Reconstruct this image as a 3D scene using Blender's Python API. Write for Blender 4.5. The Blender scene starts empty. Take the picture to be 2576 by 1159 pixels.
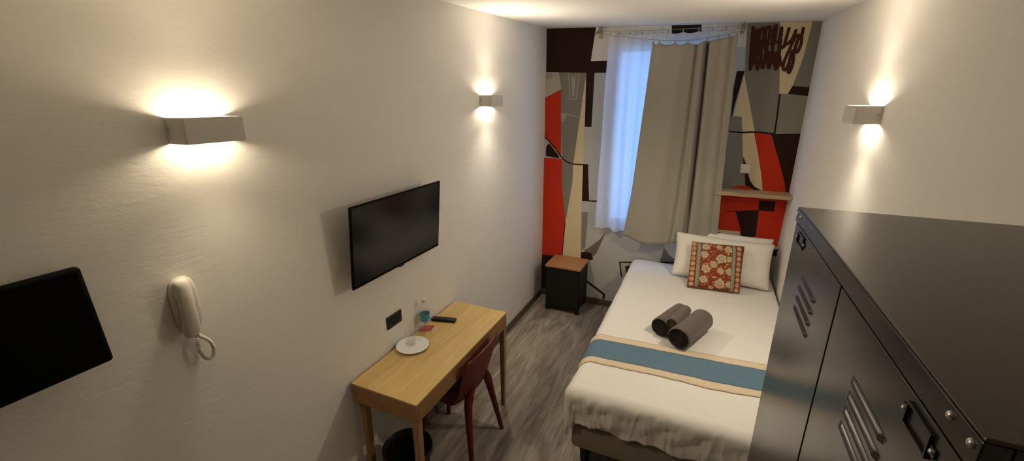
import bpy, bmesh, math, random
from mathutils import Vector, Matrix, noise
random.seed(7)
SC = bpy.context.scene
COL = SC.collection
PI = math.pi

# ------------------------------------------------------------------ room measures (metres)
W, D, YB = 2.186, 4.132, -2.4           # width, far wall, wall behind
def ceil_z(x, y): return 2.6 + 0.0492*(y-2) - 0.0372*(x-1)

# ------------------------------------------------------------------ materials
MATS = {}
def mat(name, col, rough=.6, metal=0., spec=.5, bump=None, var=None, coat=0., sheen=0.):
    m = bpy.data.materials.new(name); m.use_nodes = True
    nt = m.node_tree; b = nt.nodes['Principled BSDF']
    b.inputs['Base Color'].default_value = (*col, 1); b.inputs['Roughness'].default_value = rough
    b.inputs['Metallic'].default_value = metal; b.inputs['Specular IOR Level'].default_value = spec
    b.inputs['Coat Weight'].default_value = coat
    b.inputs['Sheen Weight'].default_value = sheen
    tc = nt.nodes.new('ShaderNodeTexCoord')
    if var:                                # (scale vector, colour b, detail)
        sc, cb, det = var
        mp = nt.nodes.new('ShaderNodeMapping'); mp.inputs['Scale'].default_value = sc
        nt.links.new(tc.outputs['Object'], mp.inputs['Vector'])
        n = nt.nodes.new('ShaderNodeTexNoise'); n.inputs['Scale'].default_value = 1; n.inputs['Detail'].default_value = det
        n.inputs['Distortion'].default_value = .4
        nt.links.new(mp.outputs['Vector'], n.inputs['Vector'])
        r = nt.nodes.new('ShaderNodeValToRGB')
        r.color_ramp.elements[0].position = .3; r.color_ramp.elements[1].position = .7
        r.color_ramp.elements[0].color = (*col, 1); r.color_ramp.elements[1].color = (*cb, 1)
        nt.links.new(n.outputs['Fac'], r.inputs['Fac']); nt.links.new(r.outputs['Color'], b.inputs['Base Color'])
    if bump:                               # (scale vector, strength, distance)
        sc, st, di = bump
        mp = nt.nodes.new('ShaderNodeMapping'); mp.inputs['Scale'].default_value = sc
        nt.links.new(tc.outputs['Object'], mp.inputs['Vector'])
        n = nt.nodes.new('ShaderNodeTexNoise'); n.inputs['Scale'].default_value = 1; n.inputs['Detail'].default_value = 4
        n.inputs['Roughness'].default_value = .6
        nt.links.new(mp.outputs['Vector'], n.inputs['Vector'])
        bu = nt.nodes.new('ShaderNodeBump'); bu.inputs['Strength'].default_value = st; bu.inputs['Distance'].default_value = di
        nt.links.new(n.outputs['Fac'], bu.inputs['Height']); nt.links.new(bu.outputs['Normal'], b.inputs['Normal'])
    MATS[name] = m
    return m

def emit(name, col, st):
    m = bpy.data.materials.new(name); m.use_nodes = True; nt = m.node_tree; nt.nodes.clear()
    e = nt.nodes.new('ShaderNodeEmission'); e.inputs['Color'].default_value = (*col, 1); e.inputs['Strength'].default_value = st
    o = nt.nodes.new('ShaderNodeOutputMaterial'); nt.links.new(e.outputs[0], o.inputs[0]); MATS[name] = m
    return m

def clear(name, tint=(1, 1, 1), rough=.03, gloss=.5):
    """clear thin plastic or glass: transparent with a fresnel sheen"""
    m = bpy.data.materials.new(name); m.use_nodes = True; nt = m.node_tree; nt.nodes.clear()
    t = nt.nodes.new('ShaderNodeBsdfTransparent'); t.inputs['Color'].default_value = (*tint, 1)
    g = nt.nodes.new('ShaderNodeBsdfGlossy'); g.inputs['Roughness'].default_value = rough
    lw = nt.nodes.new('ShaderNodeLayerWeight'); lw.inputs['Blend'].default_value = .5
    pw = nt.nodes.new('ShaderNodeMath'); pw.operation = 'POWER'; pw.inputs[1].default_value = 3.
    nt.links.new(lw.outputs['Facing'], pw.inputs[0])
    mu = nt.nodes.new('ShaderNodeMath'); mu.operation = 'MULTIPLY_ADD'; mu.inputs[1].default_value = gloss; mu.inputs[2].default_value = .035
    nt.links.new(pw.outputs[0], mu.inputs[0])
    mx = nt.nodes.new('ShaderNodeMixShader'); nt.links.new(mu.outputs[0], mx.inputs[0])
    nt.links.new(t.outputs[0], mx.inputs[1]); nt.links.new(g.outputs[0], mx.inputs[2])
    o = nt.nodes.new('ShaderNodeOutputMaterial'); nt.links.new(mx.outputs[0], o.inputs[0]); MATS[name] = m
    return m

def wood(name, c1, c2, scale, rough=.45, bump=.15, spec=.4):
    """streaky timber, grain along the axis with the small scale"""
    m = bpy.data.materials.new(name); m.use_nodes = True; nt = m.node_tree; b = nt.nodes['Principled BSDF']
    b.inputs['Roughness'].default_value = rough; b.inputs['Specular IOR Level'].default_value = spec
    tc = nt.nodes.new('ShaderNodeTexCoord'); mp = nt.nodes.new('ShaderNodeMapping'); mp.inputs['Scale'].default_value = scale
    nt.links.new(tc.outputs['Object'], mp.inputs['Vector'])
    n = nt.nodes.new('ShaderNodeTexNoise'); n.inputs['Scale'].default_value = 1; n.inputs['Detail'].default_value = 6; n.inputs['Distortion'].default_value = 1.2
    nt.links.new(mp.outputs['Vector'], n.inputs['Vector'])
    r = nt.nodes.new('ShaderNodeValToRGB'); r.color_ramp.elements[0].position = .28; r.color_ramp.elements[1].position = .72
    r.color_ramp.elements[0].color = (*c1, 1); r.color_ramp.elements[1].color = (*c2, 1)
    nt.links.new(n.outputs['Fac'], r.inputs['Fac']); nt.links.new(r.outputs['Color'], b.inputs['Base Color'])
    bu = nt.nodes.new('ShaderNodeBump'); bu.inputs['Strength'].default_value = bump; bu.inputs['Distance'].default_value = .002
    nt.links.new(n.outputs['Fac'], bu.inputs['Height']); nt.links.new(bu.outputs['Normal'], b.inputs['Normal'])
    MATS[name] = m
    return m

mat('plaster', (.83, .80, .745), .75, spec=.2, bump=((40, 16, 60), .45, .0035))
_nt = MATS['plaster'].node_tree; _bu = next(n for n in _nt.nodes if n.type == 'BUMP')
_n2 = _nt.nodes.new('ShaderNodeTexNoise'); _n2.inputs['Scale'].default_value = 2.6; _n2.inputs['Detail'].default_value = 2
_nt.links.new(next(n for n in _nt.nodes if n.type == 'TEX_COORD').outputs['Object'], _n2.inputs['Vector'])
_mr = _nt.nodes.new('ShaderNodeMapRange'); _mr.inputs['From Min'].default_value = .38; _mr.inputs['From Max'].default_value = .72
_mr.inputs['To Min'].default_value = .12; _mr.inputs['To Max'].default_value = .42      # trowelled in patches
_nt.links.new(_n2.outputs['Fac'], _mr.inputs['Value']); _nt.links.new(_mr.outputs['Result'], _bu.inputs['Strength'])
mat('plaster_smooth', (.83, .80, .745), .75, spec=.2, bump=((20, 20, 20), .08, .003))
mat('back_paint', (.42, .34, .25), .7, spec=.2)
mat('ceiling_paint', (.86, .83, .775), .85, spec=.2)
mat('far_paint', (.52, .52, .50), .8, spec=.2, bump=((30, 30, 30), .1, .002))
for k, c in dict(white=(.76, .72, .65), brown=(.030, .0115, .0085), taupe=(.50, .47, .40), grey=(.38, .37, .32),
                 red=(.58, .036, .013), dark_grey=(.245, .23, .185), grey_warm=(.275, .26, .215), cream=(.74, .62, .38),
                 mid_grey=(.25, .245, .225), umber=(.19, .155, .13), scribble=(.075, .022, .014)).items():
    mat('paint_'+k, c, .8, spec=.2)
mat('white_enamel', (.58, .55, .50), .5)
mat('white_plastic', (.76, .72, .66), .35)
mat('ivory_plastic', (.66, .61, .53), .55, spec=.3)
mat('switch_plastic', (.80, .76, .66), .4)
mat('black_gloss', (.003, .003, .003), .16, spec=.35)
mat('black_casing', (.0018, .0018, .0018), .5, spec=.08)
mat('black_plastic', (.006, .006, .006), .4, spec=.35)
mat('black_matte', (.009, .008, .0075), .6, spec=.3)
mat('rubber_key', (.03, .03, .032), .6)
mat('steel', (.62, .60, .56), .25, metal=1.)
mat('brass_wire', (.42, .36, .24), .4, metal=1.)
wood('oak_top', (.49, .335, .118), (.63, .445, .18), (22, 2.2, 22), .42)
wood('oak_shaded', (.23, .115, .042), (.31, .165, .066), (22, 2.2, 22), .45)  # darker oak for faces turned from the light, shade put into the colour
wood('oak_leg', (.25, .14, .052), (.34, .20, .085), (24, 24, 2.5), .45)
wood('pine_top', (.36, .165, .06), (.50, .26, .105), (3, 26, 26), .5)
wood('plank', (.36, .25, .13), (.56, .42, .25), (3.5, 30, 30), .6, .4)
wood('skirting', (.085, .066, .048), (.13, .104, .078), (14, 3, 14), .55)
mat('chair_red', (.105, .0105, .0075), .5, spec=.4)
mat('duvet_cotton', (.82, .795, .75), .9, spec=.1, bump=((16, 16, 16), .25, .006), sheen=.1)
mat('pillow_cotton', (.88, .835, .75), .9, spec=.1, bump=((14, 14, 14), .22, .006), sheen=.1)
mat('taupe_cloth', (.27, .23, .18), .9, spec=.1, bump=((400, 400, 400), .2, .001))
mat('towel', (.135, .108, .09), .95, spec=.05, bump=((260, 260, 260), .8, .004), sheen=.25)
mat('towel_end_shade', (.05, .042, .038), .95, spec=.05, bump=((260, 260, 260), .8, .004))  # darker copy of the towel cloth, shade painted into the wound ends
mat('runner_blue', (.115, .195, .265), .9, spec=.1, bump=((220, 220, 220), .3, .001), var=((60, 200, 60), (.14, .225, .29), 3))
mat('runner_cream', (.72, .595, .43), .9, spec=.1, bump=((220, 220, 220), .3, .001))
mat('curtain_grey', (.37, .345, .29), .9, spec=.1, bump=((140, 140, 90), .25, .002), sheen=.15)
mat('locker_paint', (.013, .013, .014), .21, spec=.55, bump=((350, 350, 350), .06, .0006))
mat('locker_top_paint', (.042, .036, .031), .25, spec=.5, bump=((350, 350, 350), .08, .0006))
mat('locker_gap', (.004, .004, .004), .7)
mat('locker_slot', (.012, .012, .012), .6)
mat('pvc_white', (.75, .77, .8), .4)
mat('porcelain', (.80, .79, .76), .18)
mat('card_red', (.48, .03, .03), .5)
mat('card_edge', (.75, .5, .3), .6)
mat('label_blue', (.05, .33, .47), .4)
mat('label_white', (.65, .72, .75), .4)
mat('bin_bag', (.012, .012, .013), .25)
mat('piping', (.20, .11, .05), .8)
emit('bulb_glow', (1, .80, .52), 22)
clear('pet_clear', (.985, .99, .995), .05, .3)
clear('glass_clear', (.98, .985, .985), .03, .3)
clear('water', (.97, .985, .99), .02, .12)
clear('pane_glass', (.95, .97, 1), .02, .3)

def floor_mat():
    m = bpy.data.materials.new('vinyl_planks'); m.use_nodes = True; nt = m.node_tree; b = nt.nodes['Principled BSDF']
    b.inputs['Roughness'].default_value = .5; b.inputs['Specular IOR Level'].default_value = .35
    N = nt.nodes.new; L = nt.links.new
    tc = N('ShaderNodeTexCoord')
    rot = N('ShaderNodeMapping'); rot.inputs['Rotation'].default_value = (0, 0, PI/2)
    L(tc.outputs['Object'], rot.inputs['Vector'])
    br = N('ShaderNodeTexBrick'); br.inputs['Scale'].default_value = 1; br.offset = .37
    br.inputs['Brick Width'].default_value = 1.2; br.inputs['Row Height'].default_value = .18
    br.inputs['Mortar Size'].default_value = .0016; br.inputs['Mortar Smooth'].default_value = .3
    br.inputs['Color1'].default_value = (.7, .7, .7, 1); br.inputs['Color2'].default_value = (1.15, 1.15, 1.15, 1); br.inputs['Mortar'].default_value = (.4, .4, .4, 1)
    L(rot.outputs['Vector'], br.inputs['Vector'])
    def nz(sc, det, dist):
        mp = N('ShaderNodeMapping'); mp.inputs['Scale'].default_value = sc
        L(tc.outputs['Object'], mp.inputs['Vector'])
        n = N('ShaderNodeTexNoise'); n.inputs['Scale'].default_value = 1; n.inputs['Detail'].default_value = det; n.inputs['Distortion'].default_value = dist
        L(mp.outputs['Vector'], n.inputs['Vector']); return n
    n1 = nz((9, 1.6, 9), 5, 1.5); n2 = nz((70, 4, 70), 4, .5)
    r1 = N('ShaderNodeValToRGB'); e = r1.color_ramp.elements
    e[0].position = .3; e[0].color = (.20, .165, .128, 1); e[1].position = .68; e[1].color = (.47, .405, .33, 1)
    L(n1.outputs['Fac'], r1.inputs['Fac'])
    r2 = N('ShaderNodeValToRGB'); e = r2.color_ramp.elements
    e[0].position = .3; e[0].color = (.66, .66, .66, 1); e[1].position = .7; e[1].color = (1.1, 1.1, 1.1, 1)
    L(n2.outputs['Fac'], r2.inputs['Fac'])
    m1 = N('ShaderNodeMix'); m1.data_type = 'RGBA'; m1.blend_type = 'MULTIPLY'; m1.inputs['Factor'].default_value = 1
    L(r1.outputs['Color'], m1.inputs['A']); L(r2.outputs['Color'], m1.inputs['B'])
    m2 = N('ShaderNodeMix'); m2.data_type = 'RGBA'; m2.blend_type = 'MULTIPLY'; m2.inputs['Factor'].default_value = .8
    L(m1.outputs['Result'], m2.inputs['A']); L(br.outputs['Color'], m2.inputs['B'])
    L(m2.outputs['Result'], b.inputs['Base Color'])
    bu = N('ShaderNodeBump'); bu.inputs['Strength'].default_value = .2; bu.inputs['Distance'].default_value = .002
    L(n2.outputs['Fac'], bu.inputs['Height']); L(bu.outputs['Normal'], b.inputs['Normal'])
    MATS['vinyl_planks'] = m
floor_mat()

def sheer_mat():
    m = bpy.data.materials.new('sheer_voile'); m.use_nodes = True; nt = m.node_tree; nt.nodes.clear()
    N = nt.nodes.new; L = nt.links.new
    d = N('ShaderNodeBsdfDiffuse'); d.inputs['Color'].default_value = (.80, .77, .72, 1)
    t = N('ShaderNodeBsdfTranslucent'); t.inputs['Color'].default_value = (.80, .80, .80, 1)
    tr = N('ShaderNodeBsdfTransparent'); tr.inputs['Color'].default_value = (.95, .95, .95, 1)
    a = N('ShaderNodeMixShader'); a.inputs[0].default_value = .47; L(d.outputs[0], a.inputs[1]); L(t.outputs[0], a.inputs[2])
    c = N('ShaderNodeMixShader'); c.inputs[0].default_value = .10; L(a.outputs[0], c.inputs[1]); L(tr.outputs[0], c.inputs[2])
    o = N('ShaderNodeOutputMaterial'); L(c.outputs[0], o.inputs[0]); MATS['sheer_voile'] = m
sheer_mat()

def vcol_mat(name, rough=.9):
    m = bpy.data.materials.new(name); m.use_nodes = True; nt = m.node_tree; b = nt.nodes['Principled BSDF']
    b.inputs['Roughness'].default_value = rough; b.inputs['Specular IOR Level'].default_value = .1
    a = nt.nodes.new('ShaderNodeAttribute'); a.attribute_name = 'print'
    nt.links.new(a.outputs['Color'], b.inputs['Base Color']); MATS[name] = m
vcol_mat('block_print')

# ------------------------------------------------------------------ object helpers
def world_loc(o):
    v = Vector((0, 0, 0))
    while o is not None:
        v += o.location; o = o.parent
    return v
def link(name, me, parent=None, mats=(), smooth=False, loc=None):
    o = bpy.data.objects.new(name, me); COL.objects.link(o)
    for m in mats: me.materials.append(MATS[m])
    if parent is not None:
        o.parent = parent; off = world_loc(parent)
    else:
        off = Vector(loc) if loc is not None else Vector((0, 0, 0)); o.location = off
    if off.length: me.transform(Matrix.Translation(-off))
    if smooth:
        for p in me.polygons: p.use_smooth = True
    return o
def tag(o, label, cat, group=None):
    o['label'] = label; o['category'] = cat
    if group: o['group'] = group
    return o
def thing(name, loc, label, cat, group=None):
    o = bpy.data.objects.new(name, None); o.empty_display_size = .05; COL.objects.link(o); o.location = loc
    return tag(o, label, cat, group)
def structure(o): o['kind'] = 'structure'; return o

class G:
    """collects shapes in world coordinates; link() makes ONE mesh object of them"""
    def __init__(s): s.v = []; s.f = []; s.m = []; s.sm = []
    def add(s, v, f, mi=0, smooth=False, M=None):
        n = len(s.v)
        s.v += [tuple(M @ Vector(p)) if M else tuple(p) for p in v]
        for q in f: s.f.append(tuple(i+n for i in q)); s.m.append(mi); s.sm.append(smooth)
        return s
    def box(s, x0, x1, y0, y1, z0, z1, bev=0., seg=2, mi=0, M=None):
        bm = bmesh.new(); bmesh.ops.create_cube(bm, size=1)
        for v in bm.verts: v.co = ((x0+x1)/2+v.co.x*(x1-x0), (y0+y1)/2+v.co.y*(y1-y0), (z0+z1)/2+v.co.z*(z1-z0))
        if bev: bmesh.ops.bevel(bm, geom=bm.edges[:], offset=bev, segments=seg, profile=.5, affect='EDGES', clamp_overlap=True)
        bm.verts.index_update()
        s.add([v.co[:] for v in bm.verts], [[v.index for v in f.verts] for f in bm.faces], mi, bev > 0 and seg > 2, M); bm.free()
        return s
    def prism(s, pts, y0, y1, mi=0, axis='y'):
        n = len(pts)
        def P(a, b, h): return {'y': (a, h, b), 'x': (h, a, b), 'z': (a, b, h)}[axis]
        v = [P(a, b, y0) for a, b in pts]+[P(a, b, y1) for a, b in pts]
        f = [tuple(range(n)), tuple(range(2*n-1, n-1, -1))]+[(i, i+n, (i+1) % n+n, (i+1) % n) for i in range(n)]
        return s.add(v, f, mi)
    def hexa(s, bot, top, mi=0):
        return s.add(list(bot)+list(top), [(3, 2, 1, 0), (4, 5, 6, 7), (0, 1, 5, 4), (1, 2, 6, 5), (2, 3, 7, 6), (3, 0, 4, 7)], mi)
    def lathe(s, prof, c=(0, 0, 0), n=32, mi=0, M=None, closed=False):
        v = []; f = []
        for r, z in prof:
            for k in range(n): v.append((c[0]+r*math.cos(2*PI*k/n), c[1]+r*math.sin(2*PI*k/n), c[2]+z))
        for i in range(len(prof)-1):
            for k in range(n): f.append((i*n+k, i*n+(k+1) % n, (i+1)*n+(k+1) % n, (i+1)*n+k))
        return s.add(v, f, mi, True, M)
    def tube(s, path, r, n=8, mi=0, cap=True, rr=None):
        path = [Vector(p) for p in path]; v = []; f = []
        t0 = (path[1]-path[0]).normalized(); up = Vector((0, 0, 1)) if abs(t0.z) < .9 else Vector((1, 0, 0))
        nrm = t0.cross(up).normalized()
        for i, p in enumerate(path):
            t = (path[min(i+1, len(path)-1)]-path[max(i-1, 0)]).normalized()
            nrm = (nrm-t*nrm.dot(t)).normalized(); b = t.cross(nrm); R = rr[i] if rr else r
            for k in range(n): v.append(p+nrm*R*math.cos(2*PI*k/n)+b*R*math.sin(2*PI*k/n))
        for i in range(len(path)-1):
            for k in range(n): f.append((i*n+k, i*n+(k+1) % n, (i+1)*n+(k+1) % n, (i+1)*n+k))
        if cap: f += [tuple(range(n-1, -1, -1)), tuple(range((len(path)-1)*n, len(path)*n))]
        return s.add(v, f, mi, True)
    def grid(s, fn, nu, nv, mi=0, smooth=True):
        v = [fn(i/(nu-1), j/(nv-1)) for j in range(nv) for i in range(nu)]
        f = [(j*nu+i, j*nu+i+1, (j+1)*nu+i+1, (j+1)*nu+i) for j in range(nv-1) for i in range(nu-1)]
        return s.add(v, f, mi, smooth)
    def link(s, name, mats, parent=None, smooth=False, loc=None, normals=True, sub=0, solid=0., bevel=0.):
        me = bpy.data.meshes.new(name); me.from_pydata(s.v, [], s.f); me.update()
        if normals:
            bm = bmesh.new(); bm.from_mesh(me)
            for f, a in zip(bm.faces, s.m): f.material_index = a
            for f, a in zip(bm.faces, s.sm): f.smooth = a or smooth
            bmesh.ops.recalc_face_normals(bm, faces=bm.faces[:]); bm.to_mesh(me); bm.free()
        else:
            for p, a, q in zip(me.polygons, s.m, s.sm): p.material_index = a; p.use_smooth = a and q or q or smooth
        o = link(name, me, parent, [mats] if isinstance(mats, str) else mats, False, loc)
        if solid: md = o.modifiers.new('solid', 'SOLIDIFY'); md.thickness = solid; md.offset = 0
        if bevel: md = o.modifiers.new('bevel', 'BEVEL'); md.width = bevel; md.segments = 2; md.limit_method = 'ANGLE'
        if sub: md = o.modifiers.new('sub', 'SUBSURF'); md.levels = sub; md.render_levels = sub
        return o
def nz(x, y, z=0.): return noise.noise(Vector((x, y, z)))
def smooth_path(pts, k=6):
    """Catmull-Rom through the points"""
    P = [Vector(p) for p in pts]; out = []
    for i in range(len(P)-1):
        a, b, c, d = P[max(i-1, 0)], P[i], P[i+1], P[min(i+2, len(P)-1)]
        for j in range(k):
            t = j/k
            out.append(.5*((2*b)+(c-a)*t+(2*a-5*b+4*c-d)*t*t+(3*b-a-3*c+d)*t**3))
    out.append(P[-1]); return out

SKY, EXPO = 3.0, 0.12
CAMC = (1.508282, 0.000000, 2.109441)
CAMV = ((-0.393945, 0.869853, -0.296922), (0.911076, 0.412237, -0.001105), (-0.121441, 0.270953, 0.954901))      # view, right, up

# ================================================================== the room
T = .12
def slab(name, quad, nrm, m):
    """quad of 4 inner corners, thickened outwards"""
    n = Vector(nrm)*T; q = [Vector(p) for p in quad]
    return structure(G().hexa(q, [p+n for p in q]).link(name, m))
c = lambda x, y: (x, y, ceil_z(x, y))
slab('floor', [(0, YB, 0), (W, YB, 0), (W, D, 0), (0, D, 0)], (0, 0, -1), 'vinyl_planks')
slab('ceiling', [c(0, YB), c(W, YB), c(W, D), c(0, D)], (0, 0, 1), 'ceiling_paint')
slab('wall_left', [(0, YB, 0), (0, D, 0), c(0, D), c(0, YB)], (-1, 0, 0), 'plaster')
slab('wall_right', [(W, YB, 0), (W, D, 0), c(W, D), c(W, YB)], (1, 0, 0), 'plaster_smooth')
slab('wall_back', [(0, YB, 0), (W, YB, 0), c(W, YB), c(0, YB)], (0, -1, 0), 'back_paint')  # unseen wall, set back and darkened to cut fill near the camera

# far wall with its window opening
WX0, WX1, WZ0, WZ1, WT = .640, 1.58, .885, 2.575, .26
g = G()
def wp(x0, x1, z0a, z0b, z1a, z1b):
    g.hexa([(x0, D, z0a), (x1, D, z0b), (x1, D+WT, z0b), (x0, D+WT, z0a)], [(x0, D, z1a), (x1, D, z1b), (x1, D+WT, z1b), (x0, D+WT, z1a)])
cz = lambda x: ceil_z(x, D)
wp(-T, WX0, -T, -T, cz(-T), cz(WX0)); wp(WX1, W+T, -T, -T, cz(WX1), cz(W+T))
wp(WX0, WX1, -T, -T, WZ0, WZ0); wp(WX0, WX1, WZ1, WZ1, cz(WX0), cz(WX1))
wall_far = structure(g.link('wall_far', 'far_paint'))

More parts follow.
